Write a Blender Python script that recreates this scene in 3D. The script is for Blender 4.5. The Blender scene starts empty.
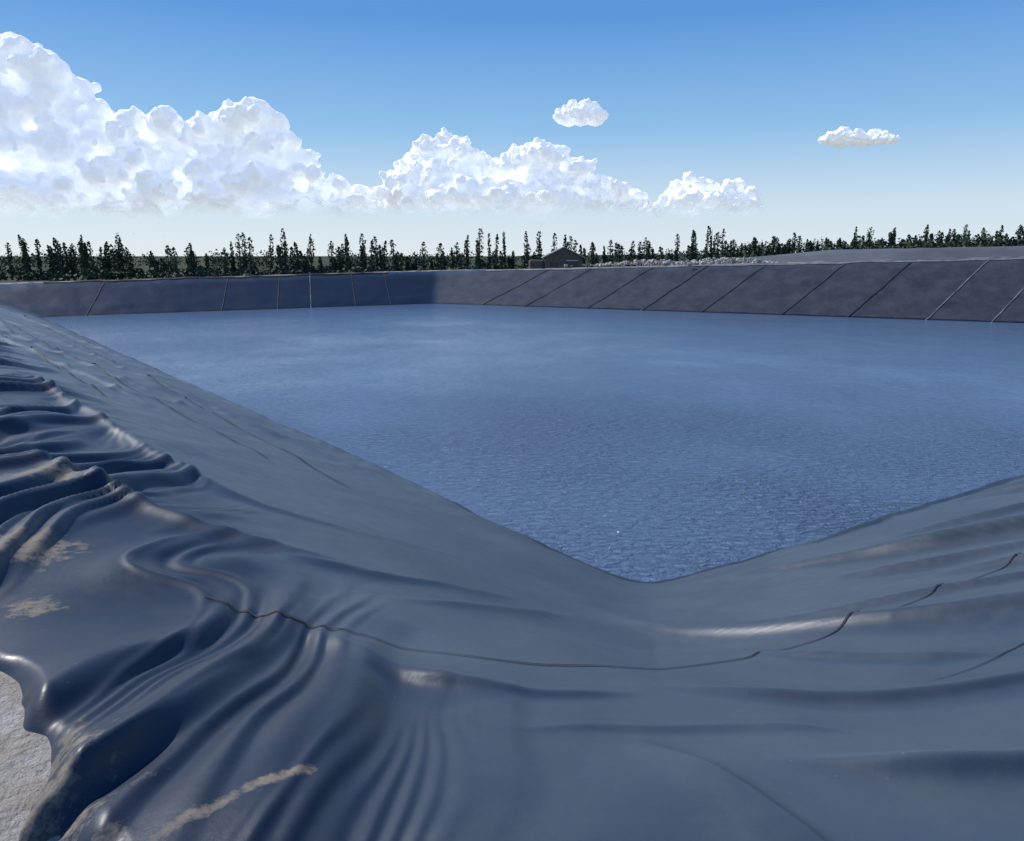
import bpy, bmesh, math, random
import numpy as np
from mathutils import Vector, Matrix
random.seed(7); rng=np.random.default_rng(11)
S=bpy.context.scene
S.view_settings.view_transform='Standard'; S.view_settings.look='None'; S.view_settings.exposure=0; S.view_settings.gamma=1

# ------------------------------------------------------------ noise helpers
def h2(ix,iy,seed):
    h=(ix*374761393+iy*668265263+seed*144269504)&0xffffffff
    h=((h^(h>>13))*1274126177)&0xffffffff
    return ((h^(h>>16))&0xffffff)/float(0xffffff)
def vn(x,y,seed=0):
    x=np.asarray(x,float); y=np.asarray(y,float)
    ix=np.floor(x).astype(np.int64); iy=np.floor(y).astype(np.int64)
    fx=x-ix; fy=y-iy
    fx=fx*fx*fx*(fx*(fx*6-15)+10); fy=fy*fy*fy*(fy*(fy*6-15)+10)
    a=h2(ix,iy,seed);b=h2(ix+1,iy,seed);c=h2(ix,iy+1,seed);d=h2(ix+1,iy+1,seed)
    return (a*(1-fx)+b*fx)*(1-fy)+(c*(1-fx)+d*fx)*fy
def fbm(x,y,seed=0,o=4):
    t=0;a=.5;n=0
    for i in range(o):
        t=t+a*vn(x*2**i+17.3*i,y*2**i+5.1*i,seed+i);n+=a;a*=.5
    return t/n
def ss(a,b,x):
    t=np.clip((x-a)/(b-a),0,1);return t*t*(3-2*t)
def ridge(n,e=.12):
    return np.clip(1-np.sqrt((2*n-1)**2+e*e)+e*.6,0,1)
def drape(ph,steep=.26):
    f=ph-np.floor(ph)
    return np.where(f<steep,ss(0,steep,f),1-ss(0,1,(f-steep)/(1-steep)))

# ------------------------------------------------------------ basin layout (metres)
A=np.array([1.85,9.75]);B=np.array([-35.2,57.1]);C=np.array([-7.4,73.7]);D=np.array([53.8,42.2])
def line(p,q,inside):
    d=(q-p)/np.linalg.norm(q-p); n=np.array([d[1],-d[0]])
    if np.dot(n,inside-p)>0:n=-n
    return n,np.dot(n,p),d
mid=(A+B+C+D)/4
L=[line(A,B,mid),line(A,D,mid),line(B,C,mid),line(C,D,mid)]
def dists(x,y): return [n[0]*x+n[1]*y-c for n,c,_ in L]
def sval(x,y):
    ds=dists(x,y); m=np.maximum.reduce(ds)
    k=np.where(m<0.3,3.8,3.8-2.9*ss(.3,5,m))
    return m+np.log(sum(np.exp(np.clip(k*(d-m),-40,0)) for d in ds))/k
def crest(x,y): return np.clip(2.85+.02*np.minimum(x,0)*ss(5,25,y)+(.033*np.maximum(x,0)+.25)*ss(30,55,y),1.9,4.7)
def ground_out(x,y):
    return 0.5+4.9*ss(10,120,x)*ss(55,110,y)+.25*(fbm(x*.03,y*.03,5)-.5)
def base_z(x,y,s=None):
    if s is None:s=sval(x,y)
    h=crest(x,y); W=6.3
    t=s/W
    up=np.where(t<.86,t,np.where(t<1.2,.86+(t-.86)*(1-(t-.86)/.68)*1.0,.86+.17))
    z=h*up/1.03
    z=np.where(s<0,np.maximum(.46*s,-1.6),z)
    g=ground_out(x,y)
    k=ss(11,17,s)
    return z*(1-k)+g*k

def seg_d(x,y,pts):
    best=np.full(np.shape(x),1e9); sg=np.ones(np.shape(x))
    for (x0,y0),(x1,y1) in zip(pts[:-1],pts[1:]):
        dx=x1-x0;dy=y1-y0;l=dx*dx+dy*dy
        t=np.clip(((x-x0)*dx+(y-y0)*dy)/l,0,1)
        d=np.hypot(x-x0-t*dx,y-y0-t*dy); c=dx*(y-y0)-dy*(x-x0)
        m=d<best; best=np.where(m,d,best); sg=np.where(m,np.sign(c),sg)
    return best,sg
def taper(x,y,pts):
    (x0,y0),(x1,y1)=pts[0],pts[-1]
    dx=x1-x0;dy=y1-y0;l=dx*dx+dy*dy
    t=((x-x0)*dx+(y-y0)*dy)/l
    return ss(-.02,.35,t)*ss(-.02,.30,1-t)
def smooth_poly(pts,n=3):
    P=[np.array(p,float) for p in pts]
    for _ in range(n):
        Q=[P[0]]
        for a,b in zip(P[:-1],P[1:]): Q+=[a*.75+b*.25,a*.25+b*.75]
        Q.append(P[-1]); P=Q
    return [tuple(p) for p in P]
d1=L[0][2]; o1=L[0][0]; d2=L[1][2]; o2=L[1][0]
def b1(t,s): p=A+t*d1+s*o1; return (float(p[0]),float(p[1]))
def b2(t,s): p=A+t*d2+s*o2; return (float(p[0]),float(p[1]))
FOLDS=[ # points, height, width, steep side (-1 = right of travel)
 ([(.7,6.3),(1.3,5.3),(1.9,4.75),(2.7,4.3),(4.2,4.1)],.12,.18,-1),
 ([(1.8,9.3),(3.4,8.4),(5.4,7.7),(8.5,7.6),(12,9)],.20,.16,-1),
 ([(7.0,12.9),(8.3,11.8),(9.5,11.2),(13,12)],.22,.18,-1),
 ([(.9,2.4),(1.5,2.22),(2.6,2.3)],.10,.10,-1),
 ([(.45,2.6),(.72,2.15),(.98,1.6)],.045,.11,1),
 ([(.5,3.3),(1.4,3.0),(2.9,3.25)],.055,.09,-1),
 ([(3.0,6.2),(5,5.6),(7,5.9)],.10,.12,-1),
 ([(1.2,4.2),(1.9,3.7),(2.6,3.5)],.045,.08,-1),
 ([(4.5,9.6),(6.5,9.3),(9,10)],.10,.12,-1),
 ([(1.3,5.75),(2.6,5.25),(4.8,5.1)],.06,.07,-1),
 ([(2.5,7.4),(4.2,6.8),(6.8,6.8)],.08,.08,-1),
 ([(-.1,2.55),(.55,2.7),(1.5,2.65)],.025,.07,-1),
 ([(-.8,3.1),(-.1,2.9),(.7,3.15)],.03,.07,-1),
 ([(-.9,4.2),(-.2,4.6),(.5,5.6)],.05,.07,1),
 ([(-1.6,4.6),(-.6,4.9),(.1,6.0)],.05,.07,1),
 ([(-8.6,12.8),(-4.4,8.2),(-2.6,6.3),(-1.5,6.6),(0.1,7.7)],.11,.09,1),
 ([(-4.6,6.8),(-2.6,5.0),(-1.3,4.7),(-.2,5.3)],.09,.09,1),
 ([b1(45,5),b1(12,1.8),b1(5,.9)],.13,.10,1),
 ([b1(30,6.0),b1(10,3.2),b1(5,2.6)],.13,.10,1),
 ([b1(22,6.2),b1(9,4.6),b1(4,4.2)],.12,.09,1),
 ([b1(18,3.4),b1(9,1.7),b1(3,1.1)],.08,.08,1),
 ([b1(56,3),b1(30,1.4),b1(18,.5)],.18,.14,1),
 ([b1(55,5.2),b1(38,4.6),b1(22,4.9)],.18,.14,1),
 ([b2(3,5.5),b2(10,4.2),b2(20,4.6)],.09,.11,-1),
 ([b1(26,.3),b1(14,.3),b1(8,.22),b1(1.5,.35)],.11,.08,1),
 ([b2(.8,.4),b2(6,.35),b2(12,.2)],.09,.08,-1),
 ([(-1.5,3.7),(-1.1,3.5),(-.75,3.2),(-.35,3.0),(.1,2.85)],.05,.17,-1),
]
FOLDS=[(smooth_poly(p,2),h,w,sd) for p,h,w,sd in FOLDS]
def bunch_mask(x,y,ds):
    return ss(4.5+1.3*fbm(x*.9,y*.9,23,2),6.7,ds[0])*ss(.2,1.8,ds[0]-ds[1])
def liner_z(x,y,s=None,detail=True):
    if s is None:s=sval(x,y)
    z=base_z(x,y,s)
    ds=dists(x,y); s1=ds[0]
    t1=(x-A[0])*d1[0]+(y-A[1])*d1[1]
    z=z+.11*(fbm(x*.6,y*.6,3,2)-.5)*ss(-.3,1.5,s)+.022*(fbm(x*1.8,y*1.8,9,2)-.5)+.09*(fbm(x*.8,y*.8,13,3)-.5)*(1-ss(.4,1.6,np.abs(s)))
    # long draped folds bunched over the near-left shoulder
    m=bunch_mask(x,y,ds)
    wx=(fbm(t1*.6,s1*.6,21,2)-.5)
    w2=(fbm(t1*1.3+9,s1*1.1,27,2)-.5)
    a=t1+1.0*(s1-6)+1.6*wx
    amp1=.25+.75*ss(.25,.75,vn(a*.9,s1*.5,31))
    amp2=.9*ss(.42,.8,vn(a*1.5,s1*.7,33))
    amp3=ss(.45,.8,vn(a*2.,s1*.9,35))
    z=z+m*(.105*amp1*drape(a*1.2+.9*vn(a*.7,s1*.5,37),.24)
          +.046*amp2*drape(a*2.8+1.5*w2+1.6*vn(a*.9,s1*.8,38)+.45*s1,.32)
          +.018*amp3*drape(a*6.1+s1*1.5+3*w2+2*vn(a*2,s1,39),.40)+.012)
    m2=ss(4.2,6.6,s)*(1-m)
    t2=(x-A[0])*d2[0]+(y-A[1])*d2[1]
    b=t2+.9*(s-6)+1.2*(fbm(x*.5,y*.5,51,2)-.5)
    q=ridge(vn(b*.8,s*.35,53),.12)
    z=z+m2*.06*q**4
    sl=ss(0,1,s)*(1-ss(5,6.5,s))
    q=ridge(vn((t1+.8*s)*.35,s*.25,61),.1)
    z=z+sl*.06*q**5
    for i,(pts,h,w,sd) in enumerate(FOLDS):
        d,sg=seg_d(x+.10*(fbm(x*1.1,y*1.1,70+i,2)-.5),y,pts)
        ww=np.where(sg*sd>0,w*.55,w*1.5)
        z=z+h*taper(x,y,pts)/(1+(d/ww)**2)**1.5
    return z

def mesh_from_grid(name,X,Y,Z,keep=None,attrs={}):
    nr,na=X.shape
    idx=np.arange(nr*na).reshape(nr,na)
    q=np.stack([idx[:-1,:-1],idx[:-1,1:],idx[1:,1:],idx[1:,:-1]],-1).reshape(-1,4)
    if keep is not None:
        kf=keep.reshape(-1)[q].all(1); q=q[kf]
    used=np.zeros(nr*na,bool); used[q.ravel()]=True
    remap=np.cumsum(used)-1
    co=np.stack([X.ravel(),Y.ravel(),Z.ravel()],1)[used]
    q=remap[q]
    me=bpy.data.meshes.new(name)
    me.vertices.add(len(co)); me.vertices.foreach_set('co',co.ravel().astype(np.float32))
    me.loops.add(q.size); me.loops.foreach_set('vertex_index',q.ravel().astype(np.int32))
    me.polygons.add(len(q)); me.polygons.foreach_set('loop_start',np.arange(0,q.size,4,dtype=np.int32))
    me.polygons.foreach_set('use_smooth',np.ones(len(q),bool))
    me.update(calc_edges=True); me.validate()
    for k,v in attrs.items():
        at=me.attributes.new(k,'FLOAT','POINT'); at.data.foreach_set('value',v.ravel()[used].astype(np.float32))
    ob=bpy.data.objects.new(name,me); S.collection.objects.link(ob)
    if len(me.polygons) and me.polygons[len(me.polygons)//2].normal.z<0: me.flip_normals()
    return ob
def mesh_poly(name,verts,faces,smooth=False,parent=None):
    me=bpy.data.meshes.new(name); me.from_pydata([tuple(v) for v in verts],[],[tuple(f) for f in faces]); me.update()
    if smooth: me.polygons.foreach_set('use_smooth',[True]*len(me.polygons))
    ob=bpy.data.objects.new(name,me); S.collection.objects.link(ob)
    if parent: ob.parent=parent
    return ob

# ------------------------------------------------------------ materials
def mat(name):
    m=bpy.data.materials.new(name); m.use_nodes=True
    nt=m.node_tree; b=nt.nodes['Principled BSDF']; return m,nt,b
def N(nt,t,**k):
    n=nt.nodes.new(t)
    for a,v in k.items(): setattr(n,a,v)
    return n
def noise(nt,scale,detail=4,rough=.55,vec=None,dist=0):
    n=N(nt,'ShaderNodeTexNoise'); n.inputs['Scale'].default_value=scale; n.inputs['Detail'].default_value=detail
    n.inputs['Roughness'].default_value=rough; n.inputs['Distortion'].default_value=dist
    if vec is not None: nt.links.new(vec,n.inputs['Vector'])
    return n
def ramp(nt,fac,stops):
    r=N(nt,'ShaderNodeValToRGB'); e=r.color_ramp.elements
    while len(e)<len(stops): e.new(.5)
    for el,(p,c) in zip(e,stops):
        el.position=p; el.color=(c,c,c,1) if isinstance(c,(int,float)) else (*c,1)
    nt.links.new(fac,r.inputs[0]); return r
def mixc(nt,fac,a,b):
    m=N(nt,'ShaderNodeMix',data_type='RGBA')
    for s,v in ((m.inputs[0],fac),(m.inputs[6],a),(m.inputs[7],b)):
        if isinstance(v,bpy.types.NodeSocket): nt.links.new(v,s)
        elif isinstance(v,tuple): s.default_value=(*v,1)
        else: s.default_value=v
    return m.outputs[2]
def pos(nt,scale=(1,1,1),rot=(0,0,0)):
    g=N(nt,'ShaderNodeNewGeometry'); mp=N(nt,'ShaderNodeMapping'); mp.inputs['Scale'].default_value=scale; mp.inputs['Rotation'].default_value=rot
    nt.links.new(g.outputs['Position'],mp.inputs[0]); return mp.outputs[0]
def bump(nt,b,h,strength,dist):
    bp=N(nt,'ShaderNodeBump'); bp.inputs['Strength'].default_value=strength; bp.inputs['Distance'].default_value=dist
    nt.links.new(h,bp.inputs['Height']); nt.links.new(bp.outputs[0],b.inputs['Normal']); return bp
def simple(name,c,r=.8,var=.25,scale=3.):
    m,nt,b=mat(name); p=pos(nt); n=noise(nt,scale,4,.6,p)
    c2=tuple(x*(1-var) for x in c); c1=tuple(min(1,x*(1+var)) for x in c)
    nt.links.new(mixc(nt,ramp(nt,n.outputs[0],[(.35,0),(.65,1)]).outputs[0],c2,c1),b.inputs['Base Color'])
    b.inputs['Roughness'].default_value=r; return m

# liner
mL,nt,b=mat('hdpe_geomembrane')
p=pos(nt)
n1=noise(nt,.5,4,.6,p); n2=noise(nt,5,4,.65,p); n3=noise(nt,60,2,.6,p)
c=mixc(nt,ramp(nt,n1.outputs[0],[(.3,0),(.7,1)]).outputs[0],(.034,.048,.068),(.060,.078,.100))
c=mixc(nt,ramp(nt,n2.outputs[0],[(.5,0),(.85,.35)]).outputs[0],c,(.085,.10,.118))
aw=N(nt,'ShaderNodeAttribute',attribute_name='right_bank_tone')
ac=N(nt,'ShaderNodeAttribute',attribute_name='painted_shade')
c=mixc(nt,ac.outputs['Fac'],c,(.008,.014,.034))  # shade painted into the base colour; same sheet, not a different liner
pw=noise(nt,.8,5,.7,p)
c=mixc(nt,aw.outputs['Fac'],c,mixc(nt,ramp(nt,pw.outputs[0],[(.3,0),(.7,1)]).outputs[0],(.024,.027,.036),(.062,.062,.070)))  # greyer, mottled tone on the far-right bank
at=N(nt,'ShaderNodeAttribute',attribute_name='dust')
ad=N(nt,'ShaderNodeMath',operation='ADD'); nt.links.new(at.outputs['Fac'],ad.inputs[0])
ns=noise(nt,9,6,.75,p); sb=N(nt,'ShaderNodeMath',operation='SUBTRACT'); nt.links.new(ns.outputs[0],sb.inputs[0]); sb.inputs[1].default_value=.5
sm=N(nt,'ShaderNodeMath',operation='MULTIPLY'); nt.links.new(sb.outputs[0],sm.inputs[0]); sm.inputs[1].default_value=1.3
nt.links.new(sm.outputs[0],ad.inputs[1])
dm=ramp(nt,ad.outputs[0],[(.54,0),(.74,.9)])
gn=noise(nt,38,3,.7,p); g2=noise(nt,1.1,2,.6,p)
gm=N(nt,'ShaderNodeMath',operation='MULTIPLY'); nt.links.new(ramp(nt,gn.outputs[0],[(.69,0),(.73,.8)]).outputs[0],gm.inputs[0]); nt.links.new(ramp(nt,g2.outputs[0],[(.56,0),(.66,1)]).outputs[0],gm.inputs[1])
dc=mixc(nt,n3.outputs[0],(.15,.125,.095),(.27,.235,.19))
c=mixc(nt,gm.outputs[0],c,(.28,.28,.28))
c=mixc(nt,dm.outputs[0],c,dc)
sp=N(nt,'ShaderNodeSeparateXYZ'); nt.links.new(p,sp.inputs[0])
wn=noise(nt,1.5,4,.6,p)
wa=N(nt,'ShaderNodeMath',operation='MULTIPLY_ADD'); nt.links.new(wn.outputs[0],wa.inputs[0]); wa.inputs[1].default_value=-.14; nt.links.new(sp.outputs[2],wa.inputs[2])
wet=ramp(nt,wa.outputs[0],[(0.0,1),(.05,0)])
c=mixc(nt,wet.outputs[0],c,(.008,.011,.020))
nt.links.new(c,b.inputs['Base Color'])
rr=N(nt,'ShaderNodeMapRange'); nt.links.new(n2.outputs[0],rr.inputs[0]); rr.inputs[1].default_value=.3; rr.inputs[2].default_value=.7; rr.inputs[3].default_value=.37; rr.inputs[4].default_value=.49
r2=N(nt,'ShaderNodeMapRange'); nt.links.new(dm.outputs[0],r2.inputs[0]); nt.links.new(rr.outputs[0],r2.inputs[3]); r2.inputs[4].default_value=.95
nt.links.new(r2.outputs[0],b.inputs['Roughness'])
s2=N(nt,'ShaderNodeMapRange'); nt.links.new(dm.outputs[0],s2.inputs[0]); s2.inputs[4].default_value=.1
mxa=N(nt,'ShaderNodeMath',operation='MAXIMUM'); nt.links.new(ac.outputs['Fac'],mxa.inputs[0])
hw=N(nt,'ShaderNodeMath',operation='MULTIPLY'); nt.links.new(aw.outputs['Fac'],hw.inputs[0]); hw.inputs[1].default_value=.7; nt.links.new(hw.outputs[0],mxa.inputs[1])
s3=N(nt,'ShaderNodeMapRange'); nt.links.new(mxa.outputs[0],s3.inputs[0]); s3.inputs[3].default_value=.50; s3.inputs[4].default_value=.18
nt.links.new(s3.outputs[0],s2.inputs[3])
nt.links.new(s2.outputs[0],b.inputs['Specular IOR Level'])
bump(nt,b,ns.outputs[0],.12,.02)
mSeam=simple('weld_seam',(.010,.013,.020),.8,.3,4)
mSeamL=simple('sunlit_dusty_weld_seam',(.16,.17,.19),.85,.3,2)  # dusty grey, with sunlit brightness also put into the colour

# ground
mG,nt,b=mat('sandy_ground'); p=pos(nt)
n1=noise(nt,.9,5,.65,p); n2=noise(nt,14,6,.7,p); n3=noise(nt,.02,4,.5,p); n4=noise(nt,110,2,.6,p)
c=mixc(nt,ramp(nt,n1.outputs[0],[(.40,0),(.60,1)]).outputs[0],(.27,.225,.175),(.40,.38,.36))
c=mixc(nt,ramp(nt,n2.outputs[0],[(.4,0),(.7,.6)]).outputs[0],c,(.19,.165,.13))
c=mixc(nt,ramp(nt,n4.outputs[0],[(.55,0),(.7,.6)]).outputs[0],c,(.11,.10,.09))
vl=N(nt,'ShaderNodeVectorMath',operation='LENGTH'); nt.links.new(p,vl.inputs[0])
mr=N(nt,'ShaderNodeMapRange'); nt.links.new(vl.outputs['Value'],mr.inputs[0]); mr.inputs[1].default_value=85; mr.inputs[2].default_value=110
f=mixc(nt,ramp(nt,n3.outputs[0],[(.4,0),(.6,1)]).outputs[0],(.03,.042,.022),(.06,.06,.035))
c=mixc(nt,mr.outputs[0],c,f)
nt.links.new(c,b.inputs['Base Color']); b.inputs['Roughness'].default_value=.95; b.inputs['Specular IOR Level'].default_value=.1
bump(nt,b,n2.outputs[0],.9,.04)

# water
mW,nt,b=mat('pond_water')
b.inputs['Base Color'].default_value=(.100,.158,.255,1); b.inputs['Roughness'].default_value=.09; b.inputs['IOR'].default_value=1.33
pa=pos(nt,(1,1,1),(0,0,math.radians(28)))
pb=pos(nt,(1.0,2.3,1),(0,0,math.radians(20)))
w1=noise(nt,3.6,4,.62,pb,.6); w2=noise(nt,.35,3,.5,pa); w3=noise(nt,.13,3,.5,pa)
mm=N(nt,'ShaderNodeMath',operation='MULTIPLY'); nt.links.new(w1.outputs[0],mm.inputs[0])
rp=ramp(nt,w3.outputs[0],[(.38,.42),(.62,1)]); nt.links.new(rp.outputs[0],mm.inputs[1])
g0=N(nt,'ShaderNodeNewGeometry'); vd=N(nt,'ShaderNodeVectorMath',operation='DISTANCE'); nt.links.new(g0.outputs['Position'],vd.inputs[0]); vd.inputs[1].default_value=(3,11,0)
sh=N(nt,'ShaderNodeMapRange',interpolation_type='SMOOTHSTEP'); nt.links.new(vd.outputs['Value'],sh.inputs[0]); sh.inputs[1].default_value=2; sh.inputs[2].default_value=20; sh.inputs[3].default_value=2.0; sh.inputs[4].default_value=.34
m3=N(nt,'ShaderNodeMath',operation='MULTIPLY'); nt.links.new(mm.outputs[0],m3.inputs[0]); nt.links.new(sh.outputs[0],m3.inputs[1])
aa=N(nt,'ShaderNodeMath',operation='MULTIPLY_ADD'); nt.links.new(w2.outputs[0],aa.inputs[0]); aa.inputs[1].default_value=.5; nt.links.new(m3.outputs[0],aa.inputs[2])
bump(nt,b,aa.outputs[0],1.0,.10)

# ------------------------------------------------------------ ground sheet
def polar(r0,r1,nr,a0,a1,na):
    r=r0*(r1/r0)**np.linspace(0,1,nr); a=np.radians(np.linspace(a0,a1,na))
    R,T=np.meshgrid(r,a,indexing='ij'); return R*np.sin(T),R*np.cos(T)
X,Y=polar(.3,6000,520,-180,180,900)
s=sval(X,Y); Z=base_z(X,Y,s)
Z=Z-.30*(1-ss(5.0,6.9,s))-.09*(1-ss(6.9,7.4,s))
near=ss(6.9,7.5,s)*(1-ss(12,30,s))
Z=Z+near*(.05*(fbm(X*1.3,Y*1.3,81,4)-.5)+.02*(fbm(X*6,Y*6,82,3)-.5))
Z=np.where(s<-.5,np.minimum(Z,-.5),Z)
g=mesh_from_grid('ground',X,Y,Z); g.data.materials.append(mG)

# ------------------------------------------------------------ liner
X,Y=polar(.55,100,860,-110,110,1400)
s=sval(X,Y); Z=liner_z(X,Y,s)
edge=7.40+.24*ss(2.4,3.8,Y)+.12*(fbm(X*1.6,Y*1.6,91,4)-.5)*2
ds=dists(X,Y)
lead=np.where(ds[0]>ds[1],0,.6*ss(0,1,ds[1]-ds[0]))
q=s-edge-lead
keep=q<.35
Z=Z-.42*ss(-.06,.30,q)
dust=.56*ss(6.6,7.4,ds[0])*ss(.45,.68,fbm(X*.9+3,Y*.9,95,3))+.08*ss(5,7,s)*vn(X*2,Y*2,96)
for (cx,cy,rad) in [(-2.75,4.1,.45),(-3.6,5.6,.5),(-2.3,3.4,.22)]:
    dust=np.maximum(dust,.74*np.exp(-(((X-cx)**2+(Y-cy)**2)/rad**2)))
# narrow line of sand left along a fold near the anchor edge
dd,_=seg_d(X+.05*(fbm(X*7,Y*7,97,2)-.5),Y,[(-.62,2.12),(-.80,2.0),(-.98,1.80)])
dust=np.maximum(dust,.72*np.exp(-(dd/.045)**2))
ismax=lambda i: ss(-.6,.6,ds[i]-np.maximum.reduce([ds[j] for j in range(4) if j!=i]))
new=np.maximum(ismax(2)*.9,.64*ss(.15,.75,bunch_mask(X,Y,ds)))  # painted shade mask: far-left bank and bunched near-left folds
liner=mesh_from_grid('pond_liner',X,Y,Z,keep,{'dust':dust,'painted_shade':new,'right_bank_tone':ismax(3)*.9}); liner.data.materials.append(mL)

def strip(name,pts,w,h,m,step=.06,off=.008,wob=.03):
    pts=smooth_poly(pts,3); P=[]
    for (x0,y0),(x1,y1) in zip(pts[:-1],pts[1:]):
        n=max(1,int(round(math.hypot(x1-x0,y1-y0)/step)))
        for i in range(n): P.append((x0+(x1-x0)*i/n,y0+(y1-y0)*i/n))
    P.append(pts[-1]); P=np.array(P)
    P=P+wob*(np.stack([vn(P[:,0]*2,P[:,1]*2,5),vn(P[:,0]*2,P[:,1]*2,6)],1)-.5)
    T=np.gradient(P,axis=0); T/=np.linalg.norm(T,axis=1)[:,None]+1e-9; Nn=np.stack([-T[:,1],T[:,0]],1)
    wv=w*(.6+.8*vn(P[:,0]*3,P[:,1]*3,8))[:,None]
    V=[];F=[]
    offs=[(-.5,0),(-.2,h),(.25,h*.8),(.5,0)]
    for o,hh in offs:
        Q=P+Nn*wv*o; z=liner_z(Q[:,0],Q[:,1])+off*(hh==0)*.2+hh+off
        V.append(np.column_stack([Q,z]))
    n=len(P); V=np.concatenate(V)
    for k in range(3):
        for i in range(n-1): F.append((k*n+i,k*n+i+1,(k+1)*n+i+1,(k+1)*n+i))
    o=mesh_poly(name,V,F,True,liner); o.data.materials.append(m); return o
strip('weld_seam',[(-1.6,3.65),(-1.18,3.5),(-.64,3.35),(.25,3.42),(.98,3.75),(1.74,4.25),(2.8,5.0),(4.2,5.9),(8,8.2),(16,12.6)],.014,.002,mSeam,.03,.005)
strip('weld_seam_slope',[b1(40,4.4),b1(20,4.0),b1(9,3.9),b1(4,3.7)],.026,.004,mSeam,.06,.012)
strip('weld_seam_slope',[b1(50,2.4),b1(24,2.1),b1(10,2.5),b1(3,2.9)],.026,.004,mSeam,.06,.012)
strip('weld_seam_slope',[b1(34,5.7),b1(14,5.3),b1(7.5,5.1)],.024,.004,mSeam,.06,.012)
strip('weld_seam_flat',[(2.0,3.25),(2.5,3.5),(3.6,4.2),(6,5.6)],.006,.001,mSeam,.03,.004)
def bw(P0,dr,out,t,s): p=P0+t*dr+s*out; return (float(p[0]),float(p[1]))
d4=L[3][2]; o4=L[3][0]; d3=-L[2][2]; o3=L[2][0]
for i,(t,l) in enumerate([(5,0),(9.5,0),(15.5,0),(20.4,0),(25.4,0),(31.6,0),(36.3,0),(41.5,1),(45.5,1),(50,0)]):
    strip('panel_seam',[bw(C,d4,o4,t,-.3),bw(C,d4,o4,t+4,6.4)],.07 if l or i%3 else .17,.03,mSeamL if l else mSeam,.3,.03)
for i,(t,l) in enumerate([(4.6,0),(8,0),(12.1,1),(15,0),(19.6,0),(29.5,0)]):
    strip('panel_seam',[bw(C,d3,o3,t,-.3),bw(C,d3,o3,t-2,6.4)],.06,.02,mSeamL if l else mSeam,.3,.03)
strip('crest_roll',[bw(C,d4,o4,2,6.6),bw(C,d4,o4,25,6.7),bw(C,d4,o4,58,6.6)],.25,.08,mSeamL,.5,.03)
strip('crest_roll',[bw(C,d3,o3,2,6.6),bw(C,d3,o3,20,6.7),bw(C,d3,o3,32,6.6)],.3,.08,mSeam,.5,.03)

# ------------------------------------------------------------ water
W=[]
def inter(n1,c1,n2,c2): return np.linalg.solve(np.array([n1,n2]),np.array([c1,c2]))
for i,j in [(0,1),(0,2),(2,3),(3,1)]: W.append(inter(L[i][0],L[i][1]+1.0,L[j][0],L[j][1]+1.0))
water=mesh_poly('water',[(w[0],w[1],0) for w in W],[(0,1,2,3)])
if water.data.polygons[0].normal.z<0: water.data.flip_normals()
water.data.materials.append(mW)

# ------------------------------------------------------------ neighbouring reservoir bank
mB=simple('weathered_liner',(.09,.10,.115),.8,.25,.15)
xs=np.linspace(24,120,60); V=[];F=[]
prof=[(0,-2.2),(4,.7),(6,1.15),(9,1.2),(14,-2.2)]
for i,x in enumerate(xs):
    y=92-.22*(x-24); zc=3.65+.02*(x-24); fade=min(1,(x-24)/16)
    for dy,dz in prof: V.append((x,y+dy,zc+dz*(fade if dz>0 else 1)+.06*random.random()))
for i in range(len(xs)-1):
    for k in range(4): F.append((i*5+k,(i+1)*5+k,(i+1)*5+k+1,i*5+k+1))
o=mesh_poly('reservoir_bank',V,F,True); o.data.materials.append(mB)

# ------------------------------------------------------------ rubble piles
mR=simple('pale_rubble',(.36,.34,.31),.9,.3,2)
def rubble(name,cx,cy,cz,lx,n,seed):
    r=random.Random(seed); bm=bmesh.new()
    for i in range(n):
        x=cx+r.gauss(0,lx*.33); y=cy+r.gauss(0,1.2); hgt=.55*math.exp(-((x-cx)/lx*2)**2)*r.random()
        sz=r.uniform(.08,.26)
        M=Matrix.Translation((x,y,cz+hgt))@Matrix.Rotation(r.random()*6,4,'Z')@Matrix.Rotation(r.random()*6,4,'X')@Matrix.Diagonal((sz,sz*r.uniform(.6,1),sz*r.uniform(.4,.8),1))
        res=bmesh.ops.create_icosphere(bm,subdivisions=1,radius=1,matrix=M)
        for v in res['verts']: v.co+=Vector((r.uniform(-1,1),r.uniform(-1,1),r.uniform(-1,1)))*sz*.2
    me=bpy.data.meshes.new(name); bm.to_mesh(me); bm.free(); me.materials.append(mR)
    o=bpy.data.objects.new(name,me); S.collection.objects.link(o)
for k,(cx,cy,lx,n) in enumerate([(13.8,75.5,9,260),(20.2,72.2,8,220)]):
    rubble('rubble_pile',cx,cy,float(base_z(np.array(cx*1.),np.array(cy*1.))),lx,n,k)

# ------------------------------------------------------------ pump house
mWall=simple('dark_brick',(.09,.075,.07),.9,.3,3); mRoof=simple('metal_roof',(.30,.32,.34),.5,.15,1); mDk=simple('dark_opening',(.015,.018,.02),.3,.1,1); mFr=simple('painted_frame',(.6,.6,.58),.5,.1,2)
hp=bpy.data.objects.new('pump_house',None); S.collection.objects.link(hp)
hx,hy,hz=6.4,98.,1.5; w,d=4.6,4.; wh=3.0; rh=4.1
def box(name,c,sz,m,parent):
    x,y,z=c;a,b_,c_=[q/2 for q in sz]
    v=[(x+i*a,y+j*b_,z+k*c_) for i in(-1,1) for j in(-1,1) for k in(-1,1)]
    o=mesh_poly(name,v,[(0,1,3,2),(4,6,7,5),(0,4,5,1),(2,3,7,6),(0,2,6,4),(1,5,7,3)],False,parent); o.data.materials.append(m)
    bv=o.modifiers.new('b','BEVEL'); bv.width=min(sz)*.08; return o
x0,x1,y0,y1=hx-w/2,hx+w/2,hy-d/2,hy+d/2
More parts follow.
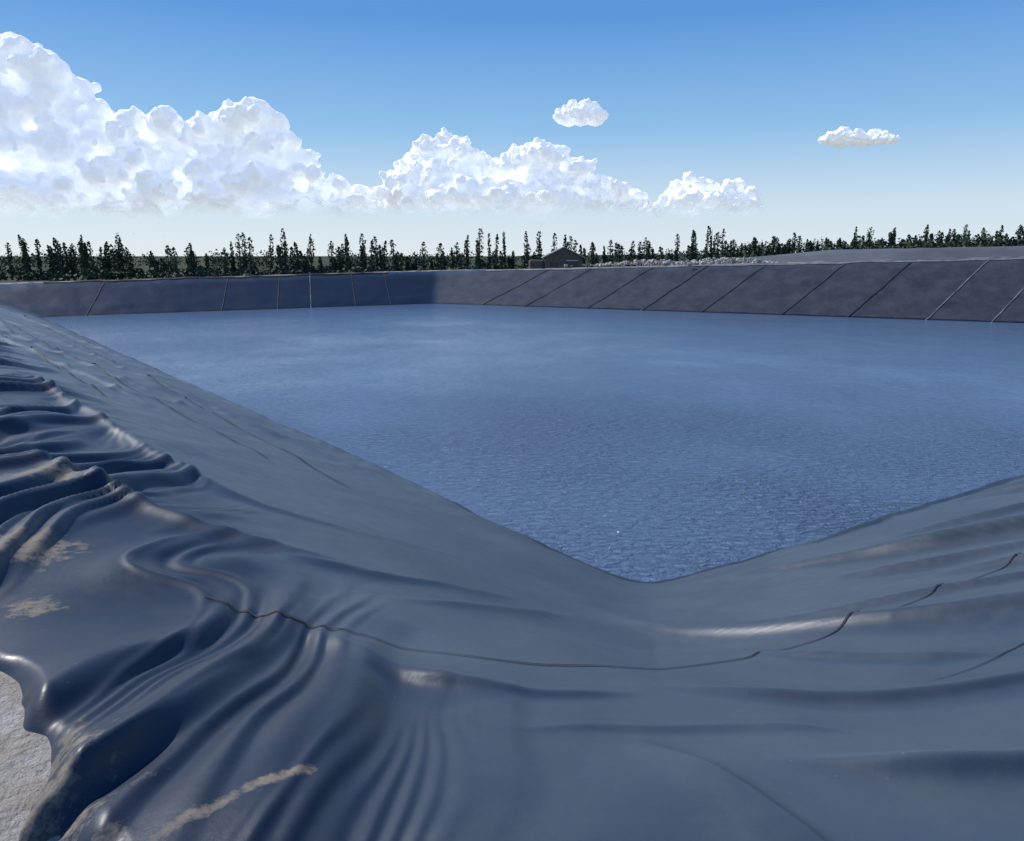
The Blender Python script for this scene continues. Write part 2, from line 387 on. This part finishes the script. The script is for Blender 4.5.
v=[(x0,y0,hz),(x1,y0,hz),(x1,y1,hz),(x0,y1,hz),(x0,y0,hz+wh),(x1,y0,hz+wh),(x1,y1,hz+wh),(x0,y1,hz+wh),(hx,y0,hz+rh-.05),(hx,y1,hz+rh-.05)]
o=mesh_poly('walls',v,[(0,1,5,8,4),(2,3,7,9,6),(1,2,6,5),(3,0,4,7)],False,hp); o.data.materials.append(mWall)
e=.35
v=[(x0-e,y0-e,hz+wh-.2),(x0-e,y1+e,hz+wh-.2),(hx,y1+e,hz+rh),(hx,y0-e,hz+rh),(x1+e,y0-e,hz+wh-.2),(x1+e,y1+e,hz+wh-.2)]
o=mesh_poly('roof',v,[(0,3,2,1),(3,4,5,2)],False,hp); o.data.materials.append(mRoof); sd=o.modifiers.new('s','SOLIDIFY'); sd.thickness=.1
box('door',(hx-1.2,y0-.03,hz+1.1),(.95,.06,2.1),mDk,hp)
box('window_glass',(hx+1.,y0-.03,hz+1.9),(1.2,.06,.9),mDk,hp)
box('window_frame',(hx+1.,y0-.045,hz+2.4),(1.4,.05,.08),mFr,hp)
box('lean_to',(x0-1.,hy,hz+1.2),(1.9,3,2.6),mWall,hp)

# ------------------------------------------------------------ foliage masses
def leafmat(name,c1,c2):
    m,nt,b=mat(name); oi=N(nt,'ShaderNodeAttribute',attribute_name='tint'); p=pos(nt); n=noise(nt,.8,2,.6,p)
    ad=N(nt,'ShaderNodeMath',operation='MULTIPLY_ADD'); nt.links.new(n.outputs[0],ad.inputs[0]); ad.inputs[1].default_value=.6; nt.links.new(oi.outputs['Fac'],ad.inputs[2])
    nt.links.new(mixc(nt,ramp(nt,ad.outputs[0],[(.3,0),(1.0,1)]).outputs[0],c1,c2),b.inputs['Base Color']); b.inputs['Roughness'].default_value=.75; b.inputs['Specular IOR Level'].default_value=.2
    return m
mLf=leafmat('poplar_leaves',(.022,.042,.028),(.065,.098,.048)); mBk=simple('bark',(.10,.085,.07),.9,.2,3)
V=[];F=[];TN=[];TV=[];TF=[]
def quads(c,sz,tint):
    n=len(c); a=rng.normal(size=(n,3)); a/=np.linalg.norm(a,axis=1)[:,None]; bb=rng.normal(size=(n,3)); bb=np.cross(a,bb); bb/=np.linalg.norm(bb,axis=1)[:,None]
    sz=sz[:,None]; base=sum(len(v) for v in V)
    q=np.stack([c-a*sz,c+bb*sz*.7,c+a*sz,c-bb*sz*.7],1).reshape(-1,3)
    V.append(q); TN.append(np.repeat(tint,4)); F.append(np.arange(len(q)).reshape(-1,4)+base)
def trunk(x,y,z,h,r):
    b=len(TV)
    for k,(f,rr) in enumerate([(0,1),(.5,.6),(.95,.12)]):
        for j in range(5):
            an=j*1.2566; TV.append((x+r*rr*math.cos(an),y+r*rr*math.sin(an),z+h*f))
    for k in range(2):
        for j in range(5): TF.append((b+k*5+j,b+k*5+(j+1)%5,b+k*5+5+(j+1)%5,b+k*5+5+j))
def poplar(x,y,z,h,w,n=230):
    trunk(x,y,z,h,.12+.012*h)
    u=rng.random(n); th=rng.random(n)*6.283; lean=rng.normal()*.03*h; pk=rng.uniform(.5,.8); sd_=rng.uniform(0,99)
    prof=np.clip(np.where(u<pk,.6+.4*(u/pk),1-((u-pk)/(1-pk))**3*.8),.1,1)*(.55+.6*vn(u*6+sd_,th*.8+y,3))
    rr=w*prof*np.sqrt(rng.random(n))
    c=np.stack([x+rr*np.cos(th)+lean*u*u,y+rr*np.sin(th),z+h*(.06+.92*u)],1)
    quads(c,rng.uniform(.15,.34,n)*(1.05-.25*u),np.full(n,rng.uniform(0,.45))+.15*rng.random(n))
def bush(x,y,z,h,w,n=90):
    trunk(x,y,z,h*.6,.1)
    a=rng.normal(size=(n,3)); a/=np.linalg.norm(a,axis=1)[:,None]; r=rng.random((n,1))**.4
    c=a*r*np.array([[w,w,h*.5]])*(.7+.5*rng.random((n,1)))+np.array([[x,y,z+h*.48]])
    quads(c,rng.uniform(.2,.5,n),np.full(n,rng.uniform(0,.4))+.15*rng.random(n))
def gz(x,y): return float(base_z(np.array(float(x)),np.array(float(y))))
for a0,a1,dist,cnt,h0,h1 in [(-1.3,-.68,150,54,4.5,7.6),(-.68,-.60,150,9,5,7.8),(-.60,-.49,148,26,5,8.4),(-.47,-.395,150,13,4.6,7),(-.365,-.335,150,7,6,8.4),(-.31,-.25,150,13,5,8.6),(-.24,-.12,152,26,4.2,9),
    (-.10,.0,156,22,4,9.2),(0,.12,158,26,4.2,9.2),(.12,.27,165,42,3.6,8.8),(.27,.5,185,70,3.6,7),(.5,.75,180,70,3.6,6.6),(.75,1.3,180,60,4,7)]:
    for i in range(cnt):
        a=a0+(a1-a0)*(i+rng.uniform(-1.2,2.2))/cnt; y=dist+rng.uniform(-5,5); x=a*y
        poplar(x,y,gz(x,y)-.1,rng.uniform(h0,h1)*rng.choice([1,1,.6,.8,1.08]),rng.uniform(.36,.85),210)
for i in range(800):
    a=rng.uniform(-1.3,1.3); y=rng.uniform(120,180) if a<.2 else rng.uniform(160,190); x=a*y
    if -.395<a<-.37 and y<140: continue
    h=rng.uniform(1.2,2.8)*(1.7 if a>.27 else 1)*(.85 if a<-.1 else 1)
    bush(x,y,gz(x,y)-.2,h,rng.uniform(1.2,2.6),70)
for i in range(330):
    a=rng.uniform(-1.4,1.4); y=rng.uniform(240,330); x=a*y
    bush(x,y,gz(x,y)-.3,rng.uniform(4,6.4) if a<.25 else rng.uniform(3.2,6.4),rng.uniform(3,5),90)
V=np.concatenate(V);F=np.concatenate(F);TN=np.concatenate(TN)
me=bpy.data.meshes.new('tree_row'); me.vertices.add(len(V)); me.vertices.foreach_set('co',V.ravel().astype(np.float32))
me.loops.add(F.size); me.loops.foreach_set('vertex_index',F.ravel().astype(np.int32)); me.polygons.add(len(F)); me.polygons.foreach_set('loop_start',np.arange(0,F.size,4,dtype=np.int32)); me.update(calc_edges=True)
at=me.attributes.new('tint','FLOAT','POINT'); at.data.foreach_set('value',TN.astype(np.float32)); me.materials.append(mLf)
tr=bpy.data.objects.new('tree_row',me); S.collection.objects.link(tr)
o=mesh_poly('trunks',TV,TF,True,tr); o.data.materials.append(mBk)

# ------------------------------------------------------------ clouds
mC,nt,b=mat('cloud_vapour')
out=nt.nodes['Material Output']; nt.nodes.remove(b)
df=N(nt,'ShaderNodeBsdfDiffuse'); df.inputs[0].default_value=(.78,.79,.81,1)
em=N(nt,'ShaderNodeEmission'); em.inputs[0].default_value=(.86,.92,1,1); em.inputs[1].default_value=.48  # even glow added to lift shaded cloud faces, in place of multiple scattering
mx=N(nt,'ShaderNodeAddShader'); nt.links.new(df.outputs[0],mx.inputs[0]); nt.links.new(em.outputs[0],mx.inputs[1])
p=pos(nt); n=noise(nt,.012,4,.6,p)
bp=N(nt,'ShaderNodeBump'); bp.inputs['Strength'].default_value=.3; bp.inputs['Distance'].default_value=10
nn=noise(nt,.05,6,.65,p); nt.links.new(nn.outputs[0],bp.inputs['Height']); nt.links.new(bp.outputs[0],df.inputs['Normal'])
sp=N(nt,'ShaderNodeSeparateXYZ'); nt.links.new(p,sp.inputs[0])
ma=N(nt,'ShaderNodeMath',operation='MULTIPLY_ADD'); nt.links.new(n.outputs[0],ma.inputs[0]); ma.inputs[1].default_value=-50; nt.links.new(sp.outputs[2],ma.inputs[2])
mr=N(nt,'ShaderNodeMapRange',interpolation_type='SMOOTHSTEP'); nt.links.new(ma.outputs[0],mr.inputs[0]); mr.inputs[1].default_value=50; mr.inputs[2].default_value=104
tp=N(nt,'ShaderNodeBsdfTransparent'); m2=N(nt,'ShaderNodeMixShader'); nt.links.new(mr.outputs[0],m2.inputs[0]); nt.links.new(tp.outputs[0],m2.inputs[1]); nt.links.new(mx.outputs[0],m2.inputs[2]); nt.links.new(m2.outputs[0],out.inputs[0])
def ico(sub):
    bm=bmesh.new(); bmesh.ops.create_icosphere(bm,subdivisions=sub,radius=1); v=np.array([x.co[:] for x in bm.verts]); f=np.array([[q.index for q in p.verts] for p in bm.faces]); bm.free(); return v,f
I2=ico(2);I1=ico(1)
def cloud(name,prof,base,D,n1,rf,depth,vox,seed,k2=12,k3=6):
    r=np.random.default_rng(seed); a=np.array([q[0] for q in prof])*D; t=np.array([q[1] for q in prof])*D; bz=base*D
    P=[]
    for i in range(n1):
        x=a[0]+(a[-1]-a[0])*(i+r.random())/n1; top=np.interp(x,a,t); h=top-bz
        for lev in range(4):
            R=max(h*rf*r.uniform(.75,1.3)*(1.35-.22*lev),h*.14); R=min(R,h*.5)
            u=(lev+r.random()*.8)/3.8 if lev<3 else 1
            z=bz+R*.2+max(h-R*1.45,h*.2)*u
            P.append((x+r.normal()*R*.3,D+r.normal()*depth*(1.1-.6*u),z,R,0))
        if h>80: P.append((x,D+depth*.8,bz+h*.60,h*.27,0))
    Q=list(P)
    for x,y,z,R,_ in P:
        for k in range(k2):
            v=r.normal(size=3); v/=np.linalg.norm(v); v[2]=abs(v[2])*.9-.15; v[1]=-abs(v[1]) if r.random()<.7 else v[1]
            R2=R*r.uniform(.22,.48); q=(x+v[0]*R*.95,y+v[1]*R*.95,z+v[2]*R*.9,R2,1); Q.append(q)
            for j in range(k3):
                v2=r.normal(size=3); v2/=np.linalg.norm(v2); v2=v2*.8+v*.4; R3=R2*r.uniform(.25,.5); Q.append((q[0]+v2[0]*R2,q[1]+v2[1]*R2,q[2]+v2[2]*R2,R3,2))
    VV=[];FF=[];nb=0
    for x,y,z,R,l in Q:
        v,f=I2 if l<2 else I1
        VV.append(v*R*np.array([1.,1.,.9])+np.array([x,y,z])); FF.append(f+nb); nb+=len(v)
    VV=np.concatenate(VV);FF=np.concatenate(FF)
    me=bpy.data.meshes.new(name); me.vertices.add(len(VV)); me.vertices.foreach_set('co',VV.ravel().astype(np.float32)); me.loops.add(FF.size); me.loops.foreach_set('vertex_index',FF.ravel().astype(np.int32)); me.polygons.add(len(FF)); me.polygons.foreach_set('loop_start',np.arange(0,FF.size,3,dtype=np.int32)); me.update(calc_edges=True); me.materials.append(mC)
    o=bpy.data.objects.new(name,me); S.collection.objects.link(o)
    m=o.modifiers.new('r','REMESH'); m.mode='VOXEL'; m.voxel_size=vox; m.use_smooth_shade=True
    tx=bpy.data.textures.new(name,'CLOUDS'); tx.noise_scale=vox*5; tx.noise_depth=5
    dm=o.modifiers.new('d','DISPLACE'); dm.texture=tx; dm.strength=vox*2.6; dm.mid_level=.5; dm.texture_coords='GLOBAL'
    return o
c1=[(-1.2,.15),(-.955,.22),(-.767,.27),(-.642,.262),(-.62,.268),(-.598,.290),(-.578,.255),(-.55,.195),(-.51,.155),(-.475,.168),(-.441,.192),(-.412,.150),(-.385,.170),(-.322,.202),(-.295,.172),(-.27,.125),(-.216,.102),(-.175,.088),(-.155,.055)]
c2=[(-.145,.075),(-.125,.125),(-.103,.162),(-.059,.148),(-.021,.12),(.01,.138),(.045,.152),(.075,.13),(.11,.105),(.16,.09),(.185,.07)]
c3=[(.18,.07),(.223,.108),(.26,.095),(.286,.104),(.31,.078)]
cloud('cumulus_cloud',c1,.035,1500,84,.17,45,3.8,1,8,4)
cloud('cumulus_cloud',c2,.045,1500,28,.26,26,2.6,2,9,5)
cloud('cumulus_cloud',c3,.055,1500,13,.28,16,2.2,3,9,5)
cloud('cumulus_cloud',[(.068,.182),(.074,.193),(.084,.190),(.094,.194),(.104,.188),(.111,.181)],.168,1500,9,.42,9,1.3,14,8,4)
cloud('cumulus_cloud',[(.385,.149),(.395,.154),(.41,.161),(.43,.157),(.455,.158),(.47,.153),(.478,.149)],.142,1500,14,.45,9,1.2,15,8,4)

# ------------------------------------------------------------ light, sky
sd=Vector((-.66,.34,.66)).normalized()
sun=bpy.data.lights.new('sun','SUN'); sun.energy=5.0; sun.angle=math.radians(.5); sun.color=(1,.96,.9)
so=bpy.data.objects.new('sun',sun); S.collection.objects.link(so); so.rotation_euler=sd.to_track_quat('Z','Y').to_euler()
w=bpy.data.worlds.new('World'); S.world=w; w.use_nodes=True; nt=w.node_tree; bg=nt.nodes['Background']
sk=nt.nodes.new('ShaderNodeTexSky'); sk.sky_type='NISHITA'; sk.sun_disc=False; sk.sun_elevation=math.asin(sd.z); sk.sun_rotation=math.atan2(sd.x,sd.y)%(2*math.pi)
sk.air_density=1.0; sk.dust_density=.2; sk.ozone_density=4; sk.altitude=0
tc=N(nt,'ShaderNodeTexCoord'); sp=N(nt,'ShaderNodeSeparateXYZ'); nt.links.new(tc.outputs['Generated'],sp.inputs[0])
hz_=ramp(nt,sp.outputs[2],[(0,(.74,.83,.90)),(.06,(.62,.76,.89)),(.15,(.28,.53,.84)),(.27,(.10,.31,.72)),(1,(.03,.12,.42))])
sc=N(nt,'ShaderNodeVectorMath',operation='SCALE'); nt.links.new(hz_.outputs[0],sc.inputs[0]); sc.inputs[3].default_value=1/.11
nt.links.new(mixc(nt,.88,sk.outputs[0],sc.outputs[0]),bg.inputs[0]); bg.inputs[1].default_value=.11

cam=bpy.data.cameras.new('camera'); co=bpy.data.objects.new('camera',cam); S.collection.objects.link(co); S.camera=co
co.location=(0,0,4.5); co.rotation_euler=(math.radians(90-12.25),0,0); cam.sensor_width=36; cam.sensor_fit='HORIZONTAL'; cam.lens=26.7; cam.clip_start=.05; cam.clip_end=12000
